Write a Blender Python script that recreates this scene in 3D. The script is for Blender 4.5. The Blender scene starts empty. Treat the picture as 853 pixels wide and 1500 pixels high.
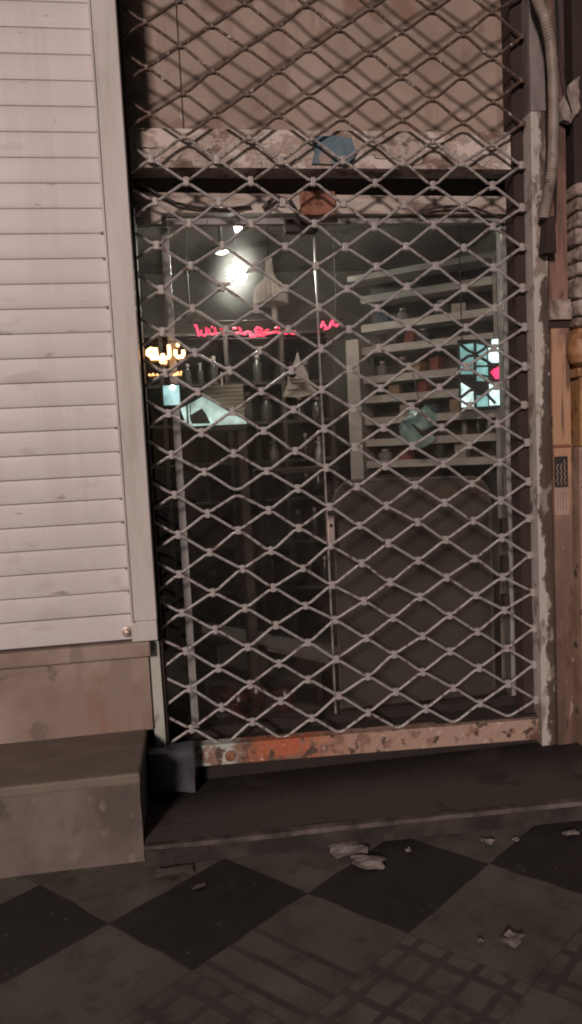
import bpy, bmesh, math, random
from mathutils import Matrix, Vector
random.seed(7)
C = bpy.context.scene.collection
scene = bpy.context.scene
R = math.radians

# ------------------------------------------------------------------ camera
cam_d = bpy.data.cameras.new('camera'); cam = bpy.data.objects.new('camera', cam_d); C.objects.link(cam)
cam_d.sensor_fit = 'VERTICAL'; cam_d.sensor_height = 36; cam_d.lens = 1050/1500*36
cam_d.clip_start = .05; cam_d.clip_end = 400
def rodr(w):
    v = Vector(w); return Matrix.Rotation(v.length, 3, v.normalized())
Rc = rodr((.08526206, -.14009588, -.05537601))                     # photo camera axes (x right, y down, z forward)
R0 = Matrix(((1,0,0),(0,0,-1),(0,1,0)))
Mw = (Rc @ R0).transposed() @ Matrix(((1,0,0),(0,-1,0),(0,0,-1)))
cam.matrix_world = Matrix.Translation((-.8122, -2.9107, 1.4265)) @ Mw.to_4x4()
scene.camera = cam
scene.render.resolution_x = 582; scene.render.resolution_y = 1024

# ------------------------------------------------------------------ night sky, street light, exposure
SUN_EL, SUN_AZ = 18, 23                                            # light from the upper left, behind the photographer
w = bpy.data.worlds.new('World'); scene.world = w; w.use_nodes = True
nt = w.node_tree; bg = nt.nodes['Background']; bg.inputs[1].default_value = .006
sky = nt.nodes.new('ShaderNodeTexSky'); sky.sky_type = 'NISHITA'; sky.sun_disc = False
sky.sun_elevation = R(SUN_EL); sky.sun_rotation = R(180+SUN_AZ)
nt.links.new(sky.outputs[0], bg.inputs[0])
sd = bpy.data.lights.new('sun', 'SUN'); sun = bpy.data.objects.new('sun', sd); C.objects.link(sun)
sd.energy = 2.0; sd.angle = R(8); sd.color = (1, .785, .725)
d = Vector((math.sin(R(SUN_AZ))*math.cos(R(SUN_EL)), math.cos(R(SUN_AZ))*math.cos(R(SUN_EL)), -math.sin(R(SUN_EL))))
sun.rotation_euler = d.to_track_quat('-Z', 'Y').to_euler(); sun.location = (-3, -8, 6)
scene.view_settings.view_transform = 'Standard'; scene.view_settings.look = 'None'
scene.view_settings.exposure = 0; scene.view_settings.gamma = 1
scene.cycles.filter_width = 1.9
scene.cycles.use_denoising = True
scene.cycles.transparent_max_bounces = 16

# ------------------------------------------------------------------ materials
def mat(name, stops, rough=.6, axis=None, rng=(0,1), scale=6., detail=6., amount=1., stretch=(1,1,1), bump=0., bscale=60., metal=0., spots=None, emit=0.):
    """stops: colour ramp driven by noise, or by an axis position broken up with noise; spots: (colour, scale, threshold) wear patches"""
    m = bpy.data.materials.new(name); m.use_nodes = True
    n = m.node_tree.nodes; l = m.node_tree.links; b = n['Principled BSDF']
    tc = n.new('ShaderNodeTexCoord'); mp = n.new('ShaderNodeMapping'); mp.inputs[3].default_value = stretch
    l.new(tc.outputs['Object'], mp.inputs[0])
    no = n.new('ShaderNodeTexNoise'); no.inputs['Scale'].default_value = scale; no.inputs['Detail'].default_value = detail
    no.inputs['Roughness'].default_value = .62
    l.new(mp.outputs[0], no.inputs[0]); fac = no.outputs['Fac']
    if axis is not None:
        sp = n.new('ShaderNodeSeparateXYZ'); l.new(tc.outputs['Object'], sp.inputs[0])
        mr = n.new('ShaderNodeMapRange'); mr.inputs[1].default_value = rng[0]; mr.inputs[2].default_value = rng[1]
        l.new(sp.outputs['XYZ'.index(axis)], mr.inputs[0])
        ma = n.new('ShaderNodeMath'); ma.operation = 'MULTIPLY_ADD'; ma.inputs[1].default_value = amount
        sb = n.new('ShaderNodeMath'); sb.operation = 'SUBTRACT'; sb.inputs[1].default_value = .5
        l.new(fac, sb.inputs[0]); l.new(sb.outputs[0], ma.inputs[0]); l.new(mr.outputs[0], ma.inputs[2]); fac = ma.outputs[0]
    cr = n.new('ShaderNodeValToRGB'); e = cr.color_ramp.elements
    while len(e) < len(stops): e.new(.5)
    for k, (p, c) in enumerate(stops): e[k].position = p; e[k].color = (*c, 1)
    l.new(fac, cr.inputs[0]); col = cr.outputs[0]
    for (sc, ss, th, *st) in (spots or []):
        n2 = n.new('ShaderNodeTexNoise'); n2.inputs['Scale'].default_value = ss; n2.inputs['Detail'].default_value = 5
        if st:
            mp2 = n.new('ShaderNodeMapping'); mp2.inputs[3].default_value = st[0]; l.new(tc.outputs['Object'], mp2.inputs[0]); l.new(mp2.outputs[0], n2.inputs[0])
        else: l.new(mp.outputs[0], n2.inputs[0])
        mr2 = n.new('ShaderNodeMapRange'); mr2.inputs[1].default_value = th; mr2.inputs[2].default_value = th+.06
        l.new(n2.outputs['Fac'], mr2.inputs[0])
        mx = n.new('ShaderNodeMix'); mx.data_type = 'RGBA'; mx.inputs[7].default_value = (*sc, 1)
        l.new(mr2.outputs[0], mx.inputs[0]); l.new(col, mx.inputs[6]); col = mx.outputs[2]
    l.new(col, b.inputs['Base Color'])
    b.inputs['Roughness'].default_value = rough; b.inputs['Metallic'].default_value = metal
    if emit:
        l.new(col, b.inputs['Emission Color']); b.inputs['Emission Strength'].default_value = emit
    if bump:
        nb = n.new('ShaderNodeTexNoise'); nb.inputs['Scale'].default_value = bscale; nb.inputs['Detail'].default_value = 4
        l.new(mp.outputs[0], nb.inputs[0])
        bp = n.new('ShaderNodeBump'); bp.inputs['Strength'].default_value = bump; bp.inputs['Distance'].default_value = .01
        l.new(nb.outputs['Fac'], bp.inputs['Height']); l.new(bp.outputs[0], b.inputs['Normal'])
    return m
def flat(name, c, rough=.5, metal=0., v=.25):
    return mat(name, [(.3, tuple(x*(1-v) for x in c)), (.7, tuple(min(1,x*(1+v)) for x in c))], rough, metal=metal, scale=14)
def glow(name, c, s):
    m = bpy.data.materials.new(name); m.use_nodes = True; n = m.node_tree.nodes; l = m.node_tree.links
    b = n['Principled BSDF']; b.inputs['Base Color'].default_value = (*[x*.5 for x in c], 1); b.inputs['Emission Color'].default_value = (*c, 1)
    no = n.new('ShaderNodeTexNoise'); no.inputs['Scale'].default_value = 17; no.inputs['Detail'].default_value = 4; mr = n.new('ShaderNodeMapRange')
    mr.inputs[1].default_value = .3; mr.inputs[2].default_value = .7; mr.inputs[3].default_value = s*.35; mr.inputs[4].default_value = s*1.6
    tc = n.new('ShaderNodeTexCoord'); l.new(tc.outputs['Object'], no.inputs[0])
    l.new(no.outputs['Fac'], mr.inputs[0]); l.new(mr.outputs[0], b.inputs['Emission Strength']); return m
def glass_mat(name, tint, dust=.05):
    m = bpy.data.materials.new(name); m.use_nodes = True; n = m.node_tree.nodes; l = m.node_tree.links
    n.remove(n['Principled BSDF']); out = n['Material Output']
    tr = n.new('ShaderNodeBsdfTransparent'); tr.inputs[0].default_value = (*tint, 1)
    gl = n.new('ShaderNodeBsdfGlossy'); gl.inputs['Roughness'].default_value = .03
    fr = n.new('ShaderNodeFresnel'); fr.inputs[0].default_value = 1.5
    m1 = n.new('ShaderNodeMixShader'); l.new(fr.outputs[0], m1.inputs[0]); l.new(tr.outputs[0], m1.inputs[1]); l.new(gl.outputs[0], m1.inputs[2])
    df = n.new('ShaderNodeBsdfDiffuse'); df.inputs[0].default_value = (.62,.52,.46,1)
    tl = n.new('ShaderNodeBsdfTranslucent'); tl.inputs[0].default_value = (.6,.6,.55,1)
    md = n.new('ShaderNodeMixShader'); md.inputs[0].default_value = .72; l.new(df.outputs[0], md.inputs[1]); l.new(tl.outputs[0], md.inputs[2])
    tc = n.new('ShaderNodeTexCoord'); mp = n.new('ShaderNodeMapping'); mp.inputs[3].default_value = (1.2,1,.8); mp.inputs[2].default_value = (0,.5,0)
    l.new(tc.outputs['Object'], mp.inputs[0])
    no = n.new('ShaderNodeTexNoise'); no.inputs['Scale'].default_value = 3.2; no.inputs['Detail'].default_value = 7; no.inputs['Distortion'].default_value = .6
    l.new(mp.outputs[0], no.inputs[0])
    mr = n.new('ShaderNodeMapRange'); mr.inputs[1].default_value = .35; mr.inputs[2].default_value = .75; mr.inputs[3].default_value = dust*.35; mr.inputs[4].default_value = dust*2.2
    l.new(no.outputs['Fac'], mr.inputs[0])
    rf = n.new('ShaderNodeBsdfRefraction'); rf.inputs['Roughness'].default_value = .60; rf.inputs['IOR'].default_value = 1.2; rf.inputs[0].default_value = (.95,.95,.92,1)
    mh = n.new('ShaderNodeMixShader'); mh.inputs[0].default_value = .012; l.new(m1.outputs[0], mh.inputs[1]); l.new(rf.outputs[0], mh.inputs[2])
    m2 = n.new('ShaderNodeMixShader'); l.new(mr.outputs[0], m2.inputs[0]); l.new(mh.outputs[0], m2.inputs[1]); l.new(md.outputs[0], m2.inputs[2])
    l.new(m2.outputs[0], out.inputs[0]); return m

M = dict(
 slat=mat('shutter_paint', [(.25,(.55,.52,.52)),(.5,(.645,.62,.62)),(.8,(.69,.665,.665))], .45, scale=1.6, stretch=(.6,1,1.6), bump=.22, bscale=5, spots=[((.62,.59,.585), 1, .52, (16,16,.7)),((.56,.53,.52), 7, .62),((.36,.32,.30), 16, .69)]),
 slat_gap=flat('shutter_joint', (.20,.175,.165), .8),
 guide=mat('guide_paint', [(.34,(.45,.42,.39)),(.5,(.57,.55,.52)),(.66,(.63,.61,.59))], .42, scale=3, stretch=(3,3,.5), bump=.06, bscale=14, spots=[((.40,.33,.27), 9, .68)]),
 stone=mat('stone_pinkish', [(.34,(.21,.155,.125)),(.5,(.285,.22,.18)),(.66,(.35,.285,.24))], .75, scale=3.2, bump=.15, bscale=90, spots=[((.27,.165,.125), 2.2, .56),((.19,.145,.12), 12, .62),((.27,.21,.175), 1, .57, (9,9,1.2))]),
 stone_low=mat('stone_dimmed', [(.34,(.085,.071,.06)),(.5,(.14,.118,.10)),(.66,(.19,.163,.14))], .78, scale=3, bump=.2, bscale=80, spots=[((.105,.088,.074), 4, .57),((.19,.163,.14), 13, .63)]),  # lower riser darkened, light falling off downwards put into its colour
 tread=mat('stone_tread', [(.2,(.12,.10,.08)),(.6,(.19,.16,.13)),(.85,(.24,.2,.165))], .7, scale=5, stretch=(1,2.5,1), bump=.15, bscale=70),
 greenpost=mat('old_green_paint', [(.3,(.30,.33,.28)),(.6,(.46,.49,.43))], .5, scale=7, stretch=(2,2,.6), spots=[((.20,.17,.13), 12, .62)]),
 grille=mat('grille_paint', [(0,(.42,.41,.40)),(.50,(.41,.39,.375)),(.56,(.13,.085,.065)),(1,(.10,.068,.05))], .38, axis='Z', rng=(1.9,3.3), amount=.12, scale=40, bump=.5, bscale=120, metal=.25, spots=[((.20,.155,.125), 38, .56),((.56,.54,.53), 30, .64)]),  # rusty brown upper rods, with the canopy shade put into that colour
 clip=mat('clip_metal', [(0,(.40,.38,.365)),(.50,(.38,.355,.335)),(.56,(.14,.10,.075)),(1,(.10,.07,.055))], .45, axis='Z', rng=(1.9,3.3), amount=.10, scale=24, bump=.3, bscale=90, metal=.15),  # clips turn brown with the rods, canopy shade in the colour
 rail=mat('rail_paint_glow', [(.0,(.42,.47,.42)),(.13,(.45,.48,.44)),(.16,(.12,.08,.06)),(.20,(.40,.13,.06)),(.30,(.46,.12,.055)),(.36,(.42,.19,.11)),(.46,(.40,.27,.21)),(1,(.40,.29,.23))], .6, axis='X', rng=(-.9,.65), amount=.12, scale=16, bump=.5, bscale=40, spots=[((.25,.15,.105), 13, .55),((.50,.40,.34), 30, .62),((.085,.055,.042), 23, .60),((.13,.08,.06), 5, .62)]),  # old paint patches; the orange stretch stands for a red glow
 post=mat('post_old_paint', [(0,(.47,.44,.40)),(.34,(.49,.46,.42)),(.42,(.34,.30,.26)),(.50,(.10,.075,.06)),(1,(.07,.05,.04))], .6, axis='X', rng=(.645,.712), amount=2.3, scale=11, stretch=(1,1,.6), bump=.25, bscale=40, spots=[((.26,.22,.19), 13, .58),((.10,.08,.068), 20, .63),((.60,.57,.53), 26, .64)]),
 post_top=mat('post_shaded_paint', [(.36,(.12,.10,.095)),(.5,(.19,.165,.155)),(.64,(.25,.22,.21))], .6, scale=6, stretch=(2,2,.5)),  # canopy shade over the upper post, put into the paint colour
 dark=flat('dark_channel', (.035,.022,.018), .8),
 panel=mat('panel_board', [(.34,(.27,.205,.165)),(.5,(.36,.285,.235)),(.66,(.43,.35,.30))], .6, scale=2.0, bump=.06, bscale=8, spots=[((.31,.235,.19), 1, .55, (11,11,.8)),((.25,.155,.115), 2.6, .60),((.24,.175,.135), 6, .60),((.44,.37,.32), 11, .67)]),
 seam=flat('panel_seam', (.11,.075,.06), .8),
 band=mat('torn_poster_band', [(.36,(.12,.08,.06)),(.44,(.25,.185,.15)),(.49,(.50,.44,.39)),(.54,(.34,.27,.225)),(.60,(.62,.56,.51))], .75, scale=7, detail=9, stretch=(1,1,1.4), bump=.5, bscale=30, spots=[((.14,.09,.07), 10, .66),((.60,.53,.46), 4.5, .64)]),
 band_paper=mat('band_paper', [(.3,(.28,.22,.18)),(.5,(.42,.355,.31)),(.7,(.55,.48,.43))], .8, scale=18, detail=8, bump=.4, bscale=40, spots=[((.20,.145,.11), 14, .6)]),
 blue=mat('blue_paint', [(.3,(.08,.12,.15)),(.55,(.11,.19,.235)),(.75,(.22,.24,.25))], .6, scale=20, spots=[((.34,.275,.23), 17, .53),((.15,.11,.09), 26, .62)]),
 header=mat('door_header_paint', [(.36,(.16,.115,.09)),(.46,(.36,.295,.25)),(.54,(.46,.40,.35)),(.66,(.58,.52,.47))], .6, scale=6, stretch=(.7,1,2.5), bump=.2, bscale=20, spots=[((.17,.11,.085), 8, .64)]),
 rust=mat('rust', [(.3,(.17,.07,.045)),(.55,(.30,.14,.09)),(.8,(.36,.19,.13))], .85, scale=22, bump=.4, bscale=60, spots=[((.12,.045,.03), 30, .58)]),
 wire=flat('cable_black', (.03,.022,.02), .6),
 alu=mat('door_stile', [(.3,(.20,.20,.19)),(.7,(.33,.33,.31))], .4, scale=9, stretch=(2,2,.4), spots=[((.10,.09,.085), 13, .60)]),
 chrome=flat('chrome_strip', (.42,.40,.38), .35, .5),
 steel=flat('lock_plate', (.45,.38,.34), .4, .4),
 glass=glass_mat('door_glass', (.86,.86,.84), .021),
 shop_wall=mat('shop_plaster', [(.25,(.085,.072,.06)),(.5,(.19,.165,.14)),(.75,(.30,.275,.24))], .85, scale=1.6, spots=[((.07,.05,.04), 2.2, .58)]),
 shop_floor=mat('shop_floor_tile', [(.3,(.05,.04,.035)),(.7,(.09,.07,.06))], .4, scale=4),
 shelf=flat('shelf_wood', (.04,.028,.022), .6),
 rack=mat('reflected_slats_white', [(.3,(.36,.34,.32)),(.7,(.52,.50,.47))], .5, scale=5, stretch=(1,1,3)),
 board=mat('grey_board', [(.3,(.080,.068,.060)),(.7,(.115,.098,.088))], .6, scale=2.5, spots=[((.12,.08,.052), 2.2, .58),((.060,.050,.046), 3.5, .56),((.14,.125,.115), 17, .66)]),
 boarded=flat('board_edge', (.15,.13,.12), .5),
 white=flat('white_plastic', (.82,.80,.76), .4, v=.05),
 paper=mat('white_paper', [(.3,(.50,.47,.43)),(.7,(.66,.63,.59))], .8, scale=12, bump=.3, bscale=30),
 oldpaper=mat('old_paper', [(.3,(.20,.16,.14)),(.7,(.38,.33,.30))], .9, scale=20, bump=.5, bscale=30),
 litter=mat('litter_paper', [(.3,(.36,.32,.29)),(.7,(.62,.58,.53))], .85, scale=30),
 ink=flat('ink', (.03,.028,.027), .7),
 ink_soft=flat('grey_ink', (.20,.16,.14), .8),
 jar=flat('jar_dark', (.05,.045,.042), .25),
 jar_red=flat('pot_red_brown', (.085,.032,.024), .3),
 jar_pale=flat('jar_pale', (.22,.22,.21), .2),
 bag=mat('blue_plastic', [(.3,(.05,.052,.068)),(.6,(.10,.102,.125)),(.8,(.17,.17,.19))], .35, scale=11, bump=.7, bscale=16),
 plaster=mat('pink_plaster', [(0,(.10,.065,.05)),(.15,(.145,.095,.075)),(.30,(.22,.15,.115)),(.40,(.44,.27,.16)),(.54,(.45,.28,.17)),(.59,(.28,.165,.13)),(.74,(.24,.13,.105)),(.86,(.10,.06,.05)),(1,(.06,.045,.045))], .8, axis='Z', rng=(.1,3.2), amount=.35, scale=7, stretch=(2,1,.7), bump=.35, bscale=30, spots=[((.16,.095,.07), 1, .53, (22,22,1.6)),((.12,.07,.055), 9, .60),((.46,.33,.26), 15, .64),((.07,.05,.04), 22, .66)]),  # orange light at mid height and shade at the top put into colour
 plinth=mat('plinth_stone', [(.36,(.24,.15,.105)),(.64,(.38,.26,.20))], .8, scale=7, bump=.3, bscale=40, spots=[((.10,.07,.06), 14, .64)]),
 orange_lit=mat('orange_lit_paint', [(.36,(.24,.115,.05)),(.5,(.36,.19,.085)),(.64,(.43,.27,.14))], .5, scale=14, bump=.3, bscale=40, spots=[((.20,.09,.04), 18, .62)]),  # orange light falling on shaft and capital, put into the colour
 oldstone=mat('old_pale_stone', [(.36,(.15,.11,.09)),(.5,(.34,.28,.245)),(.64,(.48,.41,.37))], .85, scale=16, bump=.5, bscale=40),
 hose=mat('old_hose', [(.3,(.20,.165,.14)),(.7,(.34,.29,.25))], .55, scale=12, spots=[((.14,.11,.09), 14, .62)]),
 sticker=flat('pale_sticker', (.40,.29,.23), .8, v=.15),
 concrete=mat('doorstep_concrete', [(.0,(.085,.073,.063)),(.45,(.075,.063,.054)),(.62,(.05,.041,.036)),(.78,(.018,.014,.012)),(1,(.014,.011,.010))], .85, axis='Y', rng=(-.55,.0), amount=.28, scale=5, bump=.4, bscale=60, spots=[((.035,.028,.025), 4, .6)]),  # shade beneath the bottom rail put into the colour towards the back
 concrete_edge=mat('doorstep_edge', [(.38,(.045,.038,.033)),(.5,(.095,.08,.069)),(.62,(.15,.128,.11))], .85, scale=9, bump=.3, bscale=50),  # front edge paler than the slab
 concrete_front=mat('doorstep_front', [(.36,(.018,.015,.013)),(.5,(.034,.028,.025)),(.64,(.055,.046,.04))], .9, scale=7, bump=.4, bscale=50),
 recess_dark=flat('dark_recess', (.025,.019,.016), .9),  # shade of the step recess and lintel gap put in as near-black
 bulb=glow('bulb_light', (1,.98,.88), 380), tube=glow('tube_light', (1,.97,.9), 30), spot=glow('spot_light', (1,.97,.88), 4),
 red=glow('red_neon', (1,.05,.12), 3.6), orange=glow('reflected_orange', (1,.50,.20), 6), orange_s=glow('reflected_orange_small', (1,.50,.18), 2.4),
 teal=glow('reflected_teal_panel', (.36,.60,.60), .8), pale=glow('reflected_pale', (.62,.82,.77), .95), screen=glow('reflected_white', (.70,.96,.97), 2.0),  # these panels glow in place of street light reflected in the glass
 refl_teal=glow('reflected_teal', (.30,.62,.62), .9), redspot=glow('reflected_red', (1,.04,.14), 2.2), teal_reflex=mat('bag_reflection', [(.35,(.10,.20,.20)),(.5,(.26,.42,.41)),(.65,(.45,.62,.60))], .25, scale=13, detail=4, bump=.6, bscale=25),
 beige=mat('reflected_blind', [(.3,(.38,.37,.31)),(.7,(.46,.45,.38))], .7, scale=8),
 orange_back=flat('reflected_sign_back', (.16,.06,.025), .6),
)

# ------------------------------------------------------------------ mesh helpers (all vertices in world coordinates)
class MB:
    def __init__(s): s.bm = bmesh.new()
    def face(s, vs):
        try: s.bm.faces.new(vs)
        except ValueError: pass
    def hexa(s, p):
        v = [s.bm.verts.new(q) for q in p]
        for f in ((0,3,2,1),(4,5,6,7),(0,1,5,4),(1,2,6,5),(2,3,7,6),(3,0,4,7)): s.face([v[k] for k in f])
        return s
    def box(s, x0,x1,y0,y1,z0,z1):
        return s.hexa([(x0,y0,z0),(x1,y0,z0),(x1,y1,z0),(x0,y1,z0),(x0,y0,z1),(x1,y0,z1),(x1,y1,z1),(x0,y1,z1)])
    def tube(s, pts, r, n=8, cap=True):
        pts = [Vector(p) for p in pts]; rings = []
        rr = r if isinstance(r, (list,tuple)) else [r]*len(pts)
        for k, p in enumerate(pts):
            t = (pts[min(k+1,len(pts)-1)]-pts[max(k-1,0)]).normalized()
            a = t.cross(Vector((0,1,0)));  a = a if a.length > .05 else t.cross(Vector((1,0,0)))
            a.normalize(); b = t.cross(a)
            rings.append([s.bm.verts.new(p+rr[k]*(math.cos(2*math.pi*q/n)*a+math.sin(2*math.pi*q/n)*b)) for q in range(n)])
        for A, B in zip(rings, rings[1:]):
            for q in range(n): s.face([A[q],A[(q+1)%n],B[(q+1)%n],B[q]])
        if cap: s.face(rings[0][::-1]); s.face(rings[-1])
        return s
    def lathe(s, c, prof, n=20, ribs=0., axis='Z'):
        rings = []
        for (r, h) in prof:
            ring = []
            for q in range(n):
                a = 2*math.pi*q/n; rr = max(r*(1-(ribs if q%2 else 0)), 1e-4)
                o = (rr*math.cos(a), rr*math.sin(a), h) if axis == 'Z' else (rr*math.cos(a), h, rr*math.sin(a))
                ring.append(s.bm.verts.new((c[0]+o[0], c[1]+o[1], c[2]+o[2])))
            rings.append(ring)
        for A, B in zip(rings, rings[1:]):
            for q in range(n): s.face([A[q],A[(q+1)%n],B[(q+1)%n],B[q]])
        s.face(rings[0][::-1]); s.face(rings[-1]); return s
    def prism(s, poly, y0, y1):                                    # poly in (x, z), extruded along y
        a = [s.bm.verts.new((x,y0,z)) for x,z in poly]; b = [s.bm.verts.new((x,y1,z)) for x,z in poly]
        s.face(a); s.face(b[::-1])
        for k in range(len(poly)): s.face([a[k],b[k],b[(k+1)%len(poly)],a[(k+1)%len(poly)]])
        return s
    def extrude_x(s, prof, x0, x1):                                # prof in (y, z)
        a = [s.bm.verts.new((x0,y,z)) for y,z in prof]; b = [s.bm.verts.new((x1,y,z)) for y,z in prof]
        s.face(a); s.face(b[::-1])
        for k in range(len(prof)): s.face([a[k],b[k],b[(k+1)%len(prof)],a[(k+1)%len(prof)]])
        return s
    def bevel(s, w, seg=2):
        bmesh.ops.bevel(s.bm, geom=s.bm.edges[:], offset=w, segments=seg, affect='EDGES', profile=.6); return s
    def jitter(s, a, scale=9.):
        from mathutils import noise
        for v in s.bm.verts: v.co += Vector(noise.noise_vector(v.co*scale))*a
        return s
    def subdiv(s, n=3):
        bmesh.ops.subdivide_edges(s.bm, edges=s.bm.edges[:], cuts=n, use_grid_fill=True); return s
    def turn(s, c, rz=0, rx=0, ry=0):
        m = Matrix.Translation(c) @ Matrix.Rotation(rz,4,'Z') @ Matrix.Rotation(ry,4,'Y') @ Matrix.Rotation(rx,4,'X') @ Matrix.Translation(-Vector(c))
        bmesh.ops.transform(s.bm, matrix=m, verts=s.bm.verts[:]); return s
    def build(s, name, m, parent=None, smooth=False):
        bmesh.ops.recalc_face_normals(s.bm, faces=s.bm.faces[:])
        me = bpy.data.meshes.new(name); s.bm.to_mesh(me); s.bm.free(); me.materials.append(m)
        if smooth:
            for p in me.polygons: p.use_smooth = True
            try: me.set_sharp_from_angle(angle=R(40))
            except Exception: pass
        o = bpy.data.objects.new(name, me); C.objects.link(o)
        if parent is not None: attach(o, parent)
        return o
def wloc(o):
    v = Vector((0,0,0))
    while o is not None:
        v += o.location + o.matrix_parent_inverse.translation; o = o.parent
    return v
def attach(o, p):
    o.parent = p; o.matrix_parent_inverse = Matrix.Translation(-wloc(p))
def tag(o, label=None, cat=None, group=None, kind=None):
    for k, v in (('label',label),('category',cat),('group',group),('kind',kind)):
        if v: o[k] = v
    return o
def thing(name, loc, label, cat, group=None):
    o = bpy.data.objects.new(name, None); o.empty_display_size = .05; C.objects.link(o); o.location = loc
    return tag(o, label, cat, group)
def dup(o, dv, label=None):
    c = o.copy(); C.objects.link(c); c.location = Vector(o.location)+Vector(dv)
    def rec(src, dst):
        for ch in list(src.children):
            k = ch.copy(); C.objects.link(k); k.parent = dst; rec(ch, k)
    rec(o, c)
    if label: c['label'] = label
    return c
def struct(o): o['kind'] = 'structure'; return o

# ------------------------------------------------------------------ pavement
def pavement_mat():
    m = bpy.data.materials.new('pavement_tiles'); m.use_nodes = True; n = m.node_tree.nodes; l = m.node_tree.links; b = n['Principled BSDF']
    tc = n.new('ShaderNodeTexCoord'); sp = n.new('ShaderNodeSeparateXYZ'); l.new(tc.outputs['Object'], sp.inputs[0])
    def math_(op, a, bb=None, c=None):
        q = n.new('ShaderNodeMath'); q.operation = op
        for k, v in enumerate((a, bb, c)):
            if v is None: continue
            if isinstance(v, (int,float)): q.inputs[k].default_value = v
            else: l.new(v, q.inputs[k])
        return q.outputs[0]
    u = Vector((.312,.010)); v = Vector((.058,.266)); O = Vector((-.205,-.730))
    e1, e2 = u+v, u-v; det = e1.x*e2.y-e1.y*e2.x
    X = math_('SUBTRACT', sp.outputs[0], O.x); Y = math_('SUBTRACT', sp.outputs[1], O.y)
    s = math_('ADD', math_('ADD', math_('MULTIPLY', X, e2.y/det), math_('MULTIPLY', Y, -e2.x/det)), .5)
    t = math_('ADD', math_('ADD', math_('MULTIPLY', X, -e1.y/det), math_('MULTIPLY', Y, e1.x/det)), .5)
    wob = n.new('ShaderNodeTexNoise'); wob.inputs['Scale'].default_value = 9; wob.inputs['Detail'].default_value = 6; l.new(tc.outputs['Object'], wob.inputs[0])
    wb = math_('MULTIPLY', math_('SUBTRACT', wob.outputs['Fac'], .5), .05)
    s = math_('ADD', s, wb); t = math_('SUBTRACT', t, wb)
    fs, ft = math_('FLOOR', s), math_('FLOOR', t)
    rs, rt = math_('FRACT', s), math_('FRACT', t)
    dark = math_('COMPARE', math_('FLOORED_MODULO', math_('SUBTRACT', ft, fs), 4), 0, .1)
    # joints
    ds = math_('ABSOLUTE', math_('SUBTRACT', rs, .5)); dt = math_('ABSOLUTE', math_('SUBTRACT', rt, .5))
    joint = math_('GREATER_THAN', math_('MAXIMUM', ds, dt), .4925)
    # grooved tiles (between and in front of the dark row)
    diff = math_('SUBTRACT', ft, fs)
    g1 = math_('MULTIPLY', math_('COMPARE', diff, 1, .1), math_('COMPARE', fs, -1, .1))
    g2 = math_('MULTIPLY', math_('COMPARE', diff, 2, .1), math_('GREATER_THAN', fs, -4.5))
    def grooves(f, k, wd): return math_('LESS_THAN', math_('ABSOLUTE', math_('SUBTRACT', math_('FRACT', math_('MULTIPLY', f, k)), .5)), wd)
    gr1 = math_('MULTIPLY', g1, math_('MULTIPLY', grooves(rs, 5, .11), math_('LESS_THAN', rs, .62)))
    gr2 = math_('MULTIPLY', g2, math_('MAXIMUM', grooves(rs, 4, .12), grooves(rt, 4, .12)))
    groove = math_('MAXIMUM', gr1, gr2)
    no = n.new('ShaderNodeTexNoise'); no.inputs['Scale'].default_value = 5; no.inputs['Detail'].default_value = 8; l.new(tc.outputs['Object'], no.inputs[0])
    n3 = n.new('ShaderNodeTexNoise'); n3.inputs['Scale'].default_value = 140; n3.inputs['Detail'].default_value = 3; l.new(tc.outputs['Object'], n3.inputs[0])
    wn = n.new('ShaderNodeTexWhiteNoise'); cx = n.new('ShaderNodeCombineXYZ'); l.new(fs, cx.inputs[0]); l.new(ft, cx.inputs[1]); l.new(cx.outputs[0], wn.inputs[0])
    val = math_('ADD', math_('MULTIPLY', no.outputs['Fac'], 1.1), math_('MULTIPLY', wn.outputs[0], .30))
    val = math_('ADD', val, math_('MULTIPLY', n3.outputs['Fac'], .25))
    ra = n.new('ShaderNodeValToRGB'); ra.color_ramp.elements[0].position = .35; ra.color_ramp.elements[0].color = (.058,.051,.043,1)
    ra.color_ramp.elements[1].position = 1.05; ra.color_ramp.elements[1].color = (.155,.141,.122,1); l.new(val, ra.inputs[0])
    rb = n.new('ShaderNodeValToRGB'); rb.color_ramp.elements[0].position = .4; rb.color_ramp.elements[0].color = (.013,.011,.0105,1)
    rb.color_ramp.elements[1].position = 1.1; rb.color_ramp.elements[1].color = (.030,.027,.0255,1); l.new(val, rb.inputs[0])
    mx = n.new('ShaderNodeMix'); mx.data_type = 'RGBA'; l.new(dark, mx.inputs[0]); l.new(ra.outputs[0], mx.inputs[6]); l.new(rb.outputs[0], mx.inputs[7])
    lines = math_('MAXIMUM', math_('MULTIPLY', joint, .4), math_('MULTIPLY', groove, math_('MULTIPLY', no.outputs['Fac'], 1.0)))
    gn = n.new('ShaderNodeTexNoise'); gn.inputs['Scale'].default_value = 11; gn.inputs['Detail'].default_value = 9; gn.inputs['Roughness'].default_value = .7; l.new(tc.outputs['Object'], gn.inputs[0])
    gm = n.new('ShaderNodeMapRange'); gm.inputs[1].default_value = .50; gm.inputs[2].default_value = .66; gm.inputs[4].default_value = .65; l.new(gn.outputs['Fac'], gm.inputs[0])
    mg = n.new('ShaderNodeMix'); mg.data_type = 'RGBA'; l.new(gm.outputs[0], mg.inputs[0]); l.new(mx.outputs[2], mg.inputs[6]); mg.inputs[7].default_value = (.045,.041,.037,1)
    vo = n.new('ShaderNodeTexVoronoi'); vo.inputs['Scale'].default_value = 26; l.new(tc.outputs['Object'], vo.inputs[0])
    sp1 = math_('MULTIPLY', math_('LESS_THAN', vo.outputs['Distance'], .10), .8)
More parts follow.
